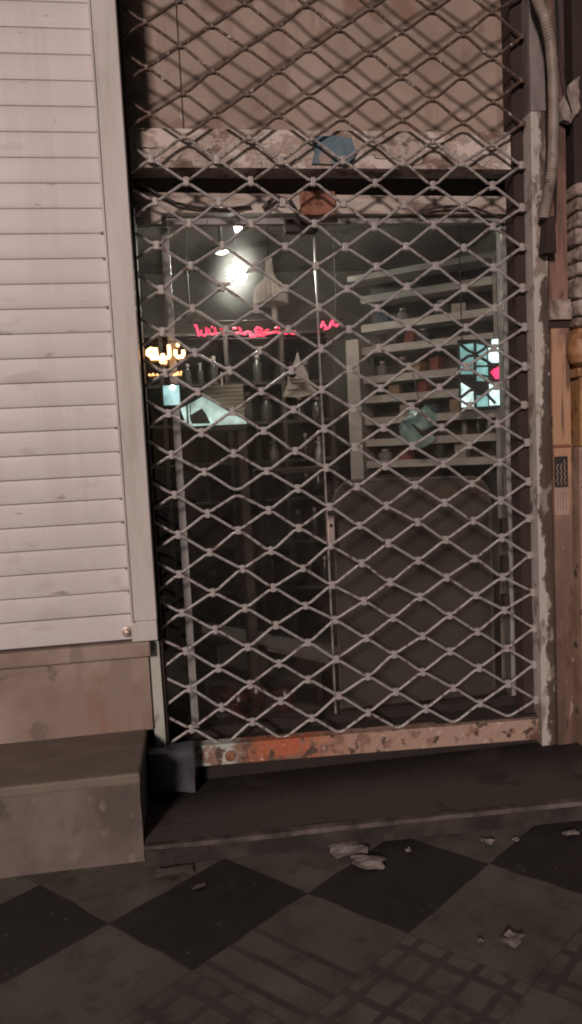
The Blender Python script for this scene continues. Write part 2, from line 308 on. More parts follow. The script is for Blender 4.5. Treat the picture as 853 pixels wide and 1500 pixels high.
    mv = n.new('ShaderNodeMix'); mv.data_type = 'RGBA'; l.new(math_('MULTIPLY', sp1, math_('GREATER_THAN', gn.outputs['Fac'], .5)), mv.inputs[0]); l.new(mg.outputs[2], mv.inputs[6]); mv.inputs[7].default_value = (.15,.14,.125,1)
    mx = mv
    m2 = n.new('ShaderNodeMix'); m2.data_type = 'RGBA'; l.new(lines, m2.inputs[0]); l.new(mx.outputs[2], m2.inputs[6]); m2.inputs[7].default_value = (.028,.024,.021,1)
    l.new(m2.outputs[2], b.inputs['Base Color']); 
    rr = n.new('ShaderNodeMapRange'); rr.inputs[3].default_value = .45; rr.inputs[4].default_value = .8; l.new(no.outputs['Fac'], rr.inputs[0]); l.new(rr.outputs[0], b.inputs['Roughness'])
    hh = math_('ADD', math_('MULTIPLY', math_('MAXIMUM', joint, groove), -1.), math_('MULTIPLY', n3.outputs['Fac'], .25))
    bp = n.new('ShaderNodeBump'); bp.inputs['Strength'].default_value = .6; bp.inputs['Distance'].default_value = .006
    l.new(hh, bp.inputs['Height']); l.new(bp.outputs[0], b.inputs['Normal'])
    return m
g = MB(); vs = [g.bm.verts.new(p) for p in ((-60,-60,0),(60,-60,0),(60,8,0),(-60,8,0))]; g.face(vs)
struct(g.build('pavement', pavement_mat()))

# doorstep
ds = thing('doorstep', (0,-.2,0), 'low dark concrete doorstep with a pale edge below the grille', 'step')
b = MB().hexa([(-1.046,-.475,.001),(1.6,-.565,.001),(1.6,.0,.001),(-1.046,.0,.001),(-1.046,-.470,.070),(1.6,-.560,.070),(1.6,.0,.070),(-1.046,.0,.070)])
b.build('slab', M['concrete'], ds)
MB().hexa([(-1.046,-.479,.001),(1.6,-.569,.001),(1.6,-.562,.001),(-1.046,-.472,.001),(-1.046,-.477,.057),(1.6,-.567,.057),(1.6,-.562,.057),(-1.046,-.472,.057)]).subdiv(4).jitter(.002,20).build('front_face', M['concrete_front'], ds)
b = MB().hexa([(-1.046,-.478,.058),(1.6,-.568,.058),(1.6,-.535,.058),(-1.046,-.448,.058),(-1.046,-.476,.073),(1.6,-.566,.073),(1.6,-.535,.073),(-1.046,-.448,.073)]).subdiv(7).jitter(.006, 10).jitter(.003,40)
b.build('nosing', M['concrete_edge'], ds)
MB().box(-1.0,.72,.001,.12,.012,.2).build('riser', M['recess_dark'], ds)

# ------------------------------------------------------------------ left neighbour: stone base and white roller shutter
sb = thing('stone_base', (-1.8,-.2,0), 'stepped stone base with ledge and two risers under the white roller shutter', 'stone steps')
MB().box(-2.8,-1.005,-.105,.1,.640,.700).bevel(.008).build('ledge', M['stone'], sb)
MB().box(-2.8,-1.018,-.06,.1,.330,.640).build('upper_riser', M['stone'], sb)
MB().box(-2.8,-1.044,-.455,.1,.292,.332).bevel(.009).subdiv(4).jitter(.003,9).build('tread', M['tread'], sb)
MB().box(-2.8,-1.05,-.435,.1,0,.292).subdiv(9).jitter(.005,7).build('lower_riser', M['stone_low'], sb)

sh = thing('roller_shutter', (-1.8,-.08,.7), 'white slatted roller shutter closed over the shop to the left', 'roller shutter')
def slat_bm(z0, h):
    n = 8; prof = []
    for k in range(n+1):
        t = k/n; prof.append((-.080-.0022*math.sin(math.pi*min(1,t*1.02))**.6, z0+.0035+(h-.005)*t))
    prof += [(-.072, z0+h-.001), (-.060, z0+h-.001), (-.060, z0), (-.076, z0+.0005)]
    return MB().extrude_x(prof, -2.75, -1.060)
PITCH = .0905
proto = slat_bm(.812, PITCH).build('slat', M['slat'], sh)
slat_bm(.708, .103).build('slat', M['slat'], sh)
for k in range(1, 29):
    slat_bm(.812+PITCH*k, PITCH).build('slat', M['slat'], sh)
b = MB().box(-2.75,-1.058,-.058,-.05,.71,3.44); b.build('backing', M['slat_gap'], sh)
for k in range(0, 17):
    if k in (3,9): continue
    x = -1.068+random.uniform(-.003,.004); wd = random.uniform(.007,.019); z = .812+PITCH*k+random.uniform(-.002,.002); h = random.uniform(.003,.0055)
    MB().box(x-wd,x,-.0875,-.078,z-h,z+h).bevel(.002).build('end_clip', M['slat_gap'], sh)
gd = MB().box(-1.066,-.972,-.112,-.035,.785,3.5).bevel(.004).build('guide_rail', M['guide'], sh)
MB().box(-1.070,-1.062,-.118,-.06,.785,3.5).build('guide_lip', M['guide'], sh)
MB().box(-1.072,-.974,-.100,-.035,.702,.782).bevel(.004).build('guide_foot', M['guide'], sh)
bo = MB().lathe((-1.090,-.084,.742), [(.022,.0),(.022,-.006),(.013,-.008),(.011,-.018),(.004,-.022)], 14, axis='Y').build('lock_bolt', M['steel'], sh, True)
MB().box(-2.82,-2.74,-.12,-.03,.702,3.5).build('guide_rail', M['guide'], sh)

pt = thing('left_jamb_post', (-1.0,-.02,.2), 'short pale green painted post foot between stone base and grille', 'post'); pt.name = 'jamb_post'
MB().hexa([(-1.012,-.045,.235),(-.972,-.045,.235),(-.972,.02,.235),(-1.012,.02,.235),(-1.030,-.045,.71),(-.975,-.045,.71),(-.975,.02,.71),(-1.030,.02,.71)]).build('lower_post', M['greenpost'], pt)
MB().box(-.974,-.962,-.030,.10,.235,3.5).build('inner_edge', M['dark'], pt)

# ------------------------------------------------------------------ rolling grille
gr = thing('roller_grille', (-.15,0,.13), 'diamond mesh roller grille of grey zigzag rods pulled down over the glass doors', 'roller grille')
def pdx(i,j): return -.0034-.00048*i+.00103*j+9.85e-5*i*i+2.09e-5*i*j+3.32e-5*j*j+2.25e-5*i**3-9.84e-7*i*i*j+2.43e-6*i*j*j-2.11e-6*j**3
def pdz(i,j): return -.00552-.00266*i+.000422*j-.000112*i*i-3.76e-5*i*j+2.42e-5*j*j+2.42e-6*i**3-1.88e-6*i*i*j+1.19e-6*i*j*j-1.77e-6*j**3
rng = random.Random(3); NODE = {}
def node(i, j):
    if (i,j) not in NODE:
        jj = max(j, -23)
        NODE[i,j] = (.125*i+pdx(i,jj)+rng.gauss(0,.0028), 1.337-.0811915*j+pdz(i,jj)+rng.gauss(0,.0028))
    return NODE[i,j]
RAD = .0060; OPEN = {(-5,1)}                                        # one joint has lost its clip
J0, J1 = -25, 14
for j in range(J0, J1):
    pts = []
    for i in range(-8, 6):
        peak = (i+j) % 2 == 0
        jj = j if peak else j+1
        x, z = node(i, jj)
        off = RAD*1.02
        if (i,jj) in OPEN: off = .013
        z += -off if peak else off
        f = .008+rng.uniform(-.002,.002)
        if jj == J1: z = max(z, .205)
        if i == 5: pts += [(x-f,0,z),(x+.012,0,z),(x+.030,.012,z)]
        elif i == -8: pts += [(x+f,0,z)]
        else:
            s = .0050 if peak else -.0050
            pts += [(x-f-.012,0,z-s),(x-f*.5,0,z),(x+f*.5,0,z),(x+f+.012,0,z-s)]
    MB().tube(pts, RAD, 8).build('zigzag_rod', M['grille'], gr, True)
vis = [(i,j) for j in range(-21, J1) for i in range(-7,6) if (i+j)%2 == 0 and (i,j) not in OPEN]
cj = [(i,j) for j in range(J0+1, J1) for i in range(-7,6) if (i+j)%2 == 0 and (i,j) not in OPEN]
cj.sort(key=lambda q: abs(q[1]-1)+abs(q[0])*.1)
def clip_add(mb, i, j):
    x, z = node(i,j); a = rng.uniform(-.12,.12); hw, hh = .0098+rng.uniform(-.001,.0015), .0160+rng.uniform(-.001,.002)
    if j < -15: hw *= .8; hh *= .62
    t = MB().box(x-hw,x+hw,-.0092,.0092,z-hh,z+hh).bevel(.003).turn((x,0,z), ry=a)
    me = bpy.data.meshes.new('tmp'); t.bm.to_mesh(me); t.bm.free(); mb.bm.from_mesh(me); bpy.data.meshes.remove(me)
rest = MB()
for k, (i,j) in enumerate(cj):
    if k < 100:
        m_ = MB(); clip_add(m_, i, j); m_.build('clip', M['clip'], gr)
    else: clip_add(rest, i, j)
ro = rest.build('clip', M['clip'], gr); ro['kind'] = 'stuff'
b = MB().hexa([(-.885,-.035,.143),(.640,-.035,.098),(.640,.03,.098),(-.885,.03,.143),(-.885,-.030,.228),(.640,-.030,.188),(.640,.03,.188),(-.885,.03,.228)]).bevel(.004)
b.build('bottom_rail', M['rail'], gr)
for x in (-.62,-.29,.02,.31,.52):
    zc = .186-(x+.885)*.0282
    MB().lathe((x,-.032,zc), [(.008,.0),(.008,-.004),(.004,-.006)], 10, axis='Y').build('bolt', M['rust'], gr)
MB().lathe((-.715,-.032,.172), [(.024,.0),(.022,-.006),(.010,-.010),(.009,-.004)], 14, axis='Y').build('lock_ring', M['rust'], gr)
# right guide of the grille
rp = thing('guide_post', (.68,0,.07), 'grimy white painted steel guide post at the right edge of the grille', 'post')
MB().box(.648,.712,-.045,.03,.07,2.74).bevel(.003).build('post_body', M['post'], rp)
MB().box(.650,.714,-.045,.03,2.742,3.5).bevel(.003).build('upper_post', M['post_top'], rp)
MB().box(.600,.647,.022,.10,.07,3.5).build('guide_channel', M['dark'], rp)

# ------------------------------------------------------------------ header over the door
fp = thing('fascia_panel', (-.15,.12,2.7), 'plain beige board behind the top of the grille with one upright seam', 'panel')
MB().box(-.975,-.752,.138,.17,2.715,3.5).build('board', M['panel'], fp)
MB().box(-.746,.72,.140,.17,2.715,3.5).build('board', M['panel'], fp)
MB().box(-.752,-.746,.146,.17,2.715,3.5).build('seam', M['seam'], fp)
MB().box(-.97,.70,.12,.16,2.695,2.713).build('trim', M['seam'], fp)
fb = thing('poster_band', (-.15,.07,2.55), 'pale lintel band covered with torn poster scraps above the dark gap', 'lintel')
MB().box(-.97,.70,.042,.15,2.545,2.693).subdiv(6).jitter(.0025,11).build('lintel_box', M['band'], fb)
MB().prism([(-.250,2.560),(-.085,2.556),(-.068,2.60),(-.078,2.655),(-.150,2.668),(-.246,2.662),(-.235,2.61)], .0300, .041).jitter(.003,30).build('blue_scrap', M['blue'], fb)
for (x,z,wd,h,a) in ((-.90,2.64,.07,.07,.1),(-.80,2.60,.10,.05,-.2),(-.66,2.635,.06,.05,.3),(-.60,2.58,.09,.045,0),(-.40,2.62,.08,.06,-.1),(-.33,2.575,.06,.04,.2),(.05,2.605,.10,.06,.05),(.17,2.58,.08,.05,-.3),(.33,2.63,.07,.05,.2),(.47,2.58,.08,.05,.1),(.56,2.63,.05,.06,-.2)):
    n = 11; poly = [(x+wd*.5*math.cos(2*math.pi*k/n+a)*rng.uniform(.5,1.3), z+h*.5*math.sin(2*math.pi*k/n+a)*rng.uniform(.5,1.35)) for k in range(n)]
    MB().prism(poly, .0365+rng.uniform(0,.002), .0415).jitter(.004,25).build('torn_paper', M['band_paper'], fb)
MB().box(-.97,.70,.24,.27,2.40,2.60).build('gap_shade_sheet', M['recess_dark'], fb)  # near-black sheet carries the shade inside the gap

df = thing('door_frame', (-.15,.13,.2), 'worn pale door frame with header bar and two stiles round the glass doors', 'door frame')
MB().hexa([(-.96,.095,2.392),(.640,.095,2.380),(.640,.16,2.380),(-.96,.16,2.392),(-.96,.095,2.470),(.640,.095,2.452),(.640,.16,2.452),(-.96,.16,2.470)]).subdiv(4).jitter(.002,8).build('header', M['header'], df)
MB().box(-.96,.64,.125,.156,2.354,2.378).build('header_lip', M['alu'], df)
MB().box(-.868,-.836,.15,.21,.20,2.352).bevel(.003).build('stile', M['alu'], df)
MB().box(.602,.638,.15,.21,.20,2.352).bevel(.003).build('stile', M['alu'], df)
for z in (.62,.80,.97): MB().box(.575,.601,.145,.19,z,z+.09).build('hinge_box', M['wire'], df)
MB().box(-.96,.64,.13,.22,.19,.235).build('sill', M['recess_dark'], df)
MB().box(-.295,-.150,.072,.096,2.372,2.468).bevel(.006).build('lock_housing', M['rust'], df)
MB().box(-.36,-.225,.10,.145,2.315,2.368).bevel(.004).build('patch_fitting', M['wire'], df)
MB().box(-.30,-.235,.088,.094,2.376,2.40).build('bracket', M['wire'], df)
MB().box(-.93,-.86,.084,.0945,2.345,2.395).build('name_plate', M['litter'], df)

def leaf(x0, x1, label):
    t = thing('glass_door', ((x0+x1)/2,.14,.235), label, 'glass door', None)
    MB().box(x0,x1,.146,.152,.238,2.352).build('pane', M['glass'], t); return t
dl = leaf(-.834,-.236,'left glass door leaf, darker and narrower, in front of the shelves and the lit signs')
MB().box(-.2355,-.2285,.136,.156,.240,2.300).build('edge_strip', M['chrome'], dl)
dr = leaf(-.226,.600,'right glass door leaf, wider, in front of the grey rounded board and white rack')
lk = MB().box(-.236,-.204,.118,.145,1.000,1.125).bevel(.005).build('lock_plate', M['steel'], dr)
MB().lathe((-.220,.1175,1.085), [(.008,.0),(.008,-.003),(.003,-.004)], 12, axis='Y').build('keyhole', M['wire'], lk)
s1 = thing('side_window', (-.91,.14,.235), 'narrow dark glass side pane left of the doors with the orange sign reflected in it', 'window pane')
MB().box(-.960,-.869,.146,.152,.238,2.352).build('pane', M['glass'], s1)

# cables at the header
def cable(pts, r, label):
    o = MB().tube(pts, r, 6).build('cable', M['wire'], None, True); return tag(o, label, 'cable', 'loose black cables at the door header')
cable([(-.94,.075,2.50),(-.87,.07,2.455),(-.80,.07,2.42),(-.72,.075,2.405),(-.62,.08,2.398),(-.5,.08,2.41)], .006, 'black cable sagging from the left end of the dark gap over the header bar')
cable([(.20,.08,2.375),(.27,.072,2.40),(.36,.07,2.405),(.45,.07,2.398),(.53,.075,2.37),(.60,.08,2.345)], .0055, 'black cable arching along the right half of the header bar')
cable([(-.45,.078,2.40),(-.40,.065,2.445),(-.34,.06,2.425),(-.30,.07,2.36),(-.24,.08,2.33)], .009, 'short thick black cable looping beside the rusty lock housing')

# ------------------------------------------------------------------ shop interior
struct(MB().box(-1.7,1.5,.20,3.4,.0,.2).build('shop_floor', M['shop_floor']))
struct(MB().box(-1.7,1.5,.28,3.4,2.9,3.0).build('shop_ceiling', M['shop_wall']))
struct(MB().box(-1.7,1.5,3.2,3.3,.2,2.9).build('shop_wall_back', M['shop_wall']))
struct(MB().box(-1.75,-1.7,.16,3.3,.0,3.0).build('shop_wall_left', M['shop_wall']))
struct(MB().box(1.45,1.5,.16,3.2,.2,2.9).build('shop_wall_right', M['shop_wall']))
struct(MB().box(-1.7,-.97,.16,.20,.0,3.0).build('shop_wall_front', M['shop_wall']))
struct(MB().box(.66,1.45,.16,.20,.0,3.0).build('shop_wall_front', M['shop_wall']))

# lamps
t = thing('bulb_lamp', (-.484,1.15,2.9), 'bright white lit bulb hanging by a cord inside the shop', 'lamp')
MB().tube([(-.484,1.15,2.895),(-.484,1.15,2.49)], .004, 6).build('cord', M['wire'], t)
MB().lathe((-.484,1.15,2.392), [(.001,-.052),(.026,-.046),(.043,-.026),(.050,0),(.046,.025),(.032,.043),(.018,.052)], 18).build('bulb', M['bulb'], t, True)
MB().lathe((-.484,1.15,2.446), [(.018,0),(.018,.04),(.008,.05)], 14).build('socket', M['wire'], t, True)
t = thing('tube_lamp', (-.475,1.1,2.9), 'short lit fluorescent lamp close under the door header above the bulb', 'lamp')
MB().tube([(-.484,1.13,2.705),(-.474,1.10,2.664),(-.464,1.10,2.615)], .021, 10).build('tube', M['tube'], t, True)
MB().tube([(-.484,1.13,2.71),(-.49,1.14,2.895)], .008, 8).build('stem', M['white'], t)
t = thing('spot_lamp', (-.57,1.1,2.9), 'small round spot lamp with dark rim left of the lit bulb', 'lamp')
MB().lathe((-.569,1.1,2.50), [(.028,0),(.05,.008),(.05,.03),(.012,.05),(.008,.395)], 16).build('rim', M['wire'], t, True)
MB().lathe((-.569,1.1,2.50), [(.001,-.004),(.026,-.003),(.026,.0)], 16).build('lens', M['spot'], t, True)
t = thing('ribbed_lamp', (-.41,.3,2.9), 'white ribbed bell shaped lamp, front one, hanging right of the lit bulb', 'lamp', 'ribbed lamps hanging unlit in the shop')
MB().lathe((-.410,.3,2.066), [(.068,-.004),(.078,.0),(.077,.045),(.069,.068),(.050,.088),(.030,.104),(.020,.125),(.016,.16),(.014,.195)], 44, .22).build('shade', M['white'], t)
MB().lathe((-.395,.3,1.985), [(.010,0),(.013,.01),(.013,.08)], 12).build('tube', M['white'], t, True)
MB().tube([(-.410,.3,2.895),(-.410,.3,2.26)], .003, 6).build('cord', M['wire'], t)
dup(t, (.112,.13,-.030), 'white ribbed bell shaped lamp, dimmer one half hidden behind the front one')

# neon writing
def neon(name, label, cat, y, strokes, m, r, back=None, pw=None, loc=None):
    t = thing(name, loc, label, cat); 
    return t
CAM = Vector((-.8122,-2.9107,1.4265))
def fwd(p, f): return tuple(CAM+(Vector(p)-CAM)*f)
def px_orange(x, y): return fwd((-.971+(x-69)*.000559, .352, 1.915-(y-165)*.000548), .927)
t = thing('reflected_orange_sign', (-.87,.13,1.72), 'reflected glowing orange sign with one bold Persian word and small letters below', 'sign')  # street sign mirrored in the glass, built as lit letters
strokes = [
 [(108,262),(85,250),(88,222),(112,205),(138,212),(150,240),(140,268),(112,275)], [(112,240),(125,245)],
 [(105,280),(170,283),(235,283),(256,275)], [(158,275),(152,235),(152,200)], [(205,282),(203,248)],
 [(255,180),(255,278)], [(305,222),(303,262),(320,280),(355,275),(366,258),(364,225)]]
for q in strokes: MB().tube([px_orange(*p) for p in q], .0076, 8).build('letter', M['orange'], t, True)
for p in ((190,312),(218,316),(325,182)): MB().lathe(px_orange(*p), [(.008,.006),(.0085,0),(.008,-.006)], 10, axis='Y').build('dot', M['orange'], t)
for q in ([(82,418),(90,408),(100,420)],[(112,420),(118,402),(126,420)],[(140,418),(152,410),(160,424)],[(272,424),(300,415),(338,420),(338,392)],[(300,412),(320,398)]):
    MB().tube([px_orange(*p) for p in q], .004, 6).build('small_letter', M['orange_s'], t, True)
for zz in (1.886, 1.826, 1.766): MB().tube([(-.958,.124,zz),(-.790,.124,zz)], .0022, 6).build('support_wire', M['wire'], t)

def px_red(x, y): return (-.743+(x-50)*.001025, .8+.0*(x), 2.072-(y-75)*.00098-(x-50)*.00001)
t = thing('red_sign', (-.45,.82,1.95), 'glowing red neon line of Persian writing across the back of the shop', 'sign')
red = [[(52,78),(62,90)],[(60,80),(66,108),(70,136)],[(84,104),(80,128),(98,134),(110,122),(108,92)],[(122,100),(124,124),(142,128),(154,112),(150,94)],[(134,90),(140,92)],
 [(222,112),(232,124),(256,126),(276,118),(280,104)],[(238,100),(258,98)],[(268,98),(276,96)],[(292,128),(312,116),(332,126)],[(320,140),(344,142),(356,130)],
 [(348,112),(362,96),(374,100),(388,110)],[(352,118),(384,122),(402,124)],[(330,138),(400,138)],[(404,132),(430,126),(452,118)],[(398,116),(420,110)],
 [(512,128),(506,112),(522,106),(534,118),(520,130)],[(532,130),(550,134),(548,116)],[(524,96),(532,96)],
 [(150,126),(185,122),(222,118)],[(280,122),(300,132)],[(450,120),(480,128),(512,130)],[(452,104),(462,96),(474,104)],[(176,104),(188,94),(200,104)],
 [(684,102),(690,86),(704,90),(714,108),(700,112)],[(716,108),(732,98),(736,76)],[(742,64),(750,88),(764,96),(776,80)],[(690,76),(700,74)],[(758,70),(768,72)]]
for q in red: MB().tube([px_red(*p) for p in q], .0056, 6).build('letter', M['red'], t, True)
MB().tube([(-.775,.815,2.085),(.03,.815,2.082)], .004, 6).build('top_wire', M['wire'], t); MB().tube([(-.775,.815,2.0),(.03,.815,1.985)], .004, 6).build('bottom_wire', M['wire'], t)
MB().tube([(-.76,.83,2.09),(-.76,.83,2.9)], .003, 6).build('hanger', M['wire'], t); MB().tube([(.0,.83,2.09),(.0,.83,2.9)], .003, 6).build('hanger', M['wire'], t)

# reflected street lights at the left, built as lit panels
t = thing('teal_reflection', (-.86,.12,1.6), 'teal reflection built as a small lit box below the orange sign with one white spot', 'reflection')  # added box, stands for a teal reflection in the glass
MB().box(-.898,-.832,.118,.126,1.628,1.708).build('panel', M['teal'], t)  # panel stands for the teal reflection
MB().lathe((-.858,.116,1.700), [(.009,0),(.008,-.004),(.001,-.006)], 12, axis='Y').build('spot', M['tube'], t)
MB().box(-.903,-.827,.127,.143,1.620,1.713).build('case', M['wire'], t)
t = thing('street_reflection', (-.68,.55,1.5), 'street reflection built as a pale lit slant with a ruled blind and a dark house shape', 'display')  # added object, stands for the street reflected in the door glass
MB().prism([(-.835,1.635),(-.78,1.66),(-.72,1.69),(-.62,1.615),(-.53,1.565),(-.53,1.552),(-.81,1.552)], .500, .52).build('reflection_panel', M['pale'], t)
MB().prism([(-.785,1.562),(-.795,1.600),(-.735,1.632),(-.715,1.600),(-.700,1.560)], .486, .498).build('house_silhouette', M['jar_pale'], t)
MB().box(-.808,-.800,.488,.498,1.555,1.66).build('bar', M['wire'], t)
MB().box(-.792,-.787,.488,.498,1.575,1.65).build('bar', M['wire'], t)
bl = MB()
for k in range(8): bl.extrude_x([(.522,1.592+.0185*k),(.517,1.600+.0185*k),(.522,1.6085+.0185*k),(.53,1.6085+.0185*k),(.53,1.592+.0185*k)], -.722, -.535)
bl.build('reflected_blind', M['beige'], t)
MB().box(-.84,-.53,.50,.80,1.525,1.55).build('shelf_board', M['wire'], t)
MB().box(-.84,-.80,.52,.80,.2,1.524).build('support', M['shelf'], t); MB().box(-.57,-.53,.52,.80,.2,1.524).build('support', M['shelf'], t)
MB().box(-.638,-.628,.5305,.54,1.60,1.80).build('hook', M['white'], t)

# white paper cone behind the glass
t = thing('paper_packet', (-.33,.17,1.66), 'white cone shaped paper packet with dark script hanging behind the door seam', 'paper packet')
pk = MB().prism([(-.395,1.648),(-.330,1.640),(-.262,1.652),(-.245,1.664),(-.272,1.690),(-.285,1.745),(-.312,1.792),(-.322,1.835),(-.334,1.800),(-.352,1.772),(-.368,1.752),(-.372,1.70)], .160, .178)
pk.build('packet', M['paper'], t)
MB().lathe((-.352,.1585,1.745), [(.020,.0),(.020,-.002),(.014,-.002),(.014,0)], 16, axis='Y').build('emblem', M['ink'], t)
for zz, x0, x1 in ((1.715,-.362,-.285),(1.700,-.355,-.30),(1.672,-.375,-.33)):
    pts = [(x0+(x1-x0)*k/14, .1585, zz+.004*math.sin(k*2.1)+(k%3)*.0016) for k in range(15)]
    MB().tube(pts, .0021, 5).build('script_line', M['ink'], t)

# shelves and goods
t = thing('shelf_unit', (-.45,1.7,.2), 'dark wall of shelves with jars at the back left of the shop', 'shelf')
SZ = [.55,.85,1.12,1.36,1.60,1.84,2.14]
for z in SZ: MB().box(-1.45,.10,1.5,1.85,z-.018,z).build('shelf_board', M['shelf'], t)
for x in (-1.45,-.95,-.56,-.22,.08): MB().box(x,x+.025,1.495,1.86,.2,2.16).build('upright', M['shelf'], t)
MB().box(-1.45,.105,1.862,1.89,.2,2.16).build('back_panel', M['shelf'], t)
def jar_thing(x,y,z,r,h,m,label,name='jar',grp='jars on the back shelves'):
    j = thing(name, (x,y,z), label, 'jar', grp)
    MB().lathe((x,y,z), [(r*.9,0.001),(r,.01),(r,h*.65),(r*.55,h*.8),(r*.5,h*.86)], 12).build('body', m, j, True)
    MB().lathe((x,y,z), [(r*.6,h*.865),(r*.6,h)], 12).build('lid', M['steel'], j, True)
    return j
for q, z in enumerate(SZ[:-1]):
    x = -.90
    while x < .06:
        r = rng.uniform(.022,.045); h = rng.uniform(.09,.19)
        ok = all(abs(x-(u+.012)) > r+.016 for u in (-.95,-.56,-.22,.08))
        if ok and rng.random() < .8:
            jar_thing(x, 1.58+rng.uniform(0,.1), z, r, h, rng.choice([M['jar'],M['jar'],M['jar'],M['jar_red']]), 'dim jar among several alike, %s of the dark shelf unit' % ['on the lowest board','on the second board from below','on the third board from below','on the fourth board from below','on the fifth board from below','on the topmost board','x'][q])
        x += r*2+.035
# glinting bottle and figurine near the seam
def bottle(x,y,z,label):
    j = thing('bottle', (x,y,z), label, 'bottle')
    MB().lathe((x,y,z), [(.022,.0),(.024,.01),(.024,.09),(.010,.12),(.009,.15)], 14).build('body', M['jar_pale'], j, True)
    MB().lathe((x,y,z), [(.011,.1505),(.011,.17)], 12).build('cap', M['chrome'], j, True)
t = thing('side_table', (-.2,1.2,.2), 'slim dark table behind the door seam carrying two bottles', 'table')
MB().box(-.45,.02,1.0,1.25,1.29,1.315).build('table_top', M['shelf'], t)
for x in (-.43,-.02):
    for y in (1.02,1.22): MB().box(x,x+.025,y,y+.025,.2,1.289).build('leg', M['shelf'], t)
bottle(-.332,1.1,1.315,'pale bottle with shiny cap standing left on the slim dark table')
bottle(-.075,1.1,1.315,'pale bottle with shiny cap standing right on the slim dark table')

# low bench with bowls
t = thing('low_bench', (-.55,.77,.2), 'long low plank bench running askew behind the left glass door', 'bench')
dx, dy = .695, -.83; L = math.hypot(dx,dy); ang = math.atan2(dy,dx); c = (-.545,.765,.43)
MB().box(c[0]-L/2,c[0]+L/2,c[1]-.02,c[1]+.16,.405,.43).turn(c, rz=ang).build('seat', M['boarded'], t)
for k in (-.42,.42): MB().box(c[0]+k*L-.02,c[0]+k*L+.02,c[1],c[1]+.14,.2,.404).turn((c[0],c[1],.3), rz=ang).build('leg', M['shelf'], t)
for k,(x,y,r) in enumerate(((-.86,.55,.06),(-.72,.48,.07),(-.57,.42,.065),(-.44,.34,.06),(-.66,.33,.06),(-.79,.36,.055))):
    lab = ['reddish bowl on the shop floor, farthest left under the bench','large reddish bowl on the shop floor, second from the left at the bench','reddish bowl on the shop floor below the middle of the bench','reddish bowl on the shop floor at the right end of the bench','reddish bowl close to the glass between other bowls','small reddish bowl close to the glass near the left stile'][k]
    o = MB().lathe((x,y,.201), [(r*.5,0),(r*.55,.008),(r*.95,.05),(r,.085),(r*.93,.085),(r*.85,.05),(r*.4,.015)], 20).build('bowl', M['jar_red'], None, True); tag(o, lab, 'bowl', 'reddish bowls on the shop floor')

# right side: white rack, display and teal bag built from glass reflections, grey board
t = thing('reflected_slats', (.45,.75,.2), 'reflected slatted shutter built as a tall white rack at an angle behind the right door', 'rack')  # added rack, stands for slats of a shutter mirrored in the glass
P0, P1 = Vector((.150,.92)), Vector((.715,.49)); dv = (P1-P0); L = dv.length; ang = math.atan2(dv.y,dv.x)
def rb(u0,u1,w0,w1,z0,z1,name,m):
    return MB().box(P0.x+u0*L,P0.x+u1*L,P0.y+w0,P0.y+w1,z0,z1).turn((P0.x,P0.y,0), rz=ang).build(name, m, t)
for z in (2.225,2.075,1.955,1.800,1.695,1.578,1.462,1.345): rb(0,.985,.0,.16,z-.048,z-.010,'slat',M['rack'])
rb(-.115,-.01,-.03,.14,.2,1.99,'post',M['rack']); rb(.99,1.03,.0,.15,.2,2.30,'post',M['rack'])
rb(-.005,.985,.165,.18,1.25,2.3,'back_panel',M['shelf'])
rb(-.10,1.03,.0,.16,2.30,2.33,'top_bar',M['rack'])
def onrack(u, w, z):
    q = P0 + dv*u + Vector((-dv.y,dv.x))/L*w; return (q.x,q.y,z)
RZ = (2.225,2.075,1.955,1.800,1.695,1.578,1.462,1.345)
def RANK(z): return ('topmost','second highest','third highest','fourth highest','fourth lowest','third lowest','second lowest','lowest')[min(range(8), key=lambda a: abs(RZ[a]-.01-z))]
for k,(u,z,r,h) in enumerate(((.12,1.79,.03,.08),(.28,1.79,.035,.09),(.22,1.945,.03,.08),(.45,1.945,.04,.07),(.6,2.065,.04,.08),(.3,2.065,.03,.07),(.12,1.335,.04,.06),(.55,1.335,.03,.07),(.84,1.452,.016,.09),(.92,1.452,.014,.10),(.74,1.452,.016,.085))):
    x,y,zz = onrack(u,.07,z); jar_thing(x,y,zz,r,h,rng.choice([M['jar'],M['jar_pale']]),'%s jar on the %s slat of the reflected rack' % ('slim small' if r < .02 else 'squat small', RANK(z)),'jar','jars on the reflected slatted rack')
t = thing('reflected_sign', (.625,.45,1.5), 'reflection of a lit street sign built as a white and teal panel with dark bars and a red spot', 'reflection')  # added panel, stands for a lit sign mirrored in the glass
MB().box(.507,.738,.440,.462,1.575,1.905).build('case', M['wire'], t)
MB().prism([(.512,1.74),(.585,1.74),(.585,1.885),(.512,1.88)], .434, .4395).build('pane', M['refl_teal'], t)
MB().prism([(.588,1.78),(.645,1.78),(.645,1.87),(.588,1.885)], .434, .4395).build('pane', M['refl_teal'], t)
MB().box(.655,.734,.434,.4395,1.79,1.862).build('pane', M['screen'], t); MB().box(.672,.734,.434,.4395,1.872,1.902).build('pane', M['screen'], t)  # screen panes glow in place of the mirrored sign
MB().prism([(.512,1.582),(.575,1.582),(.575,1.66),(.512,1.70)], .434, .4395).build('pane', M['screen'], t)
MB().prism([(.592,1.705),(.648,1.705),(.648,1.77),(.592,1.77)], .434, .4395).build('pane', M['refl_teal'], t)
MB().box(.655,.734,.434,.4395,1.585,1.690).build('pane', M['screen'], t); MB().box(.590,.645,.434,.4395,1.582,1.635).build('pane', M['refl_teal'], t)
MB().prism([(.662,1.745),(.690,1.712),(.735,1.712),(.735,1.768),(.690,1.768)], .430, .4395).build('red_spot', M['redspot'], t)
def bar(pts): MB().tube([(x,.432,z) for x,z in pts], .0075, 6).build('bar', M['wire'], t, True)  # dark bars draw the mirrored silhouette of the grille
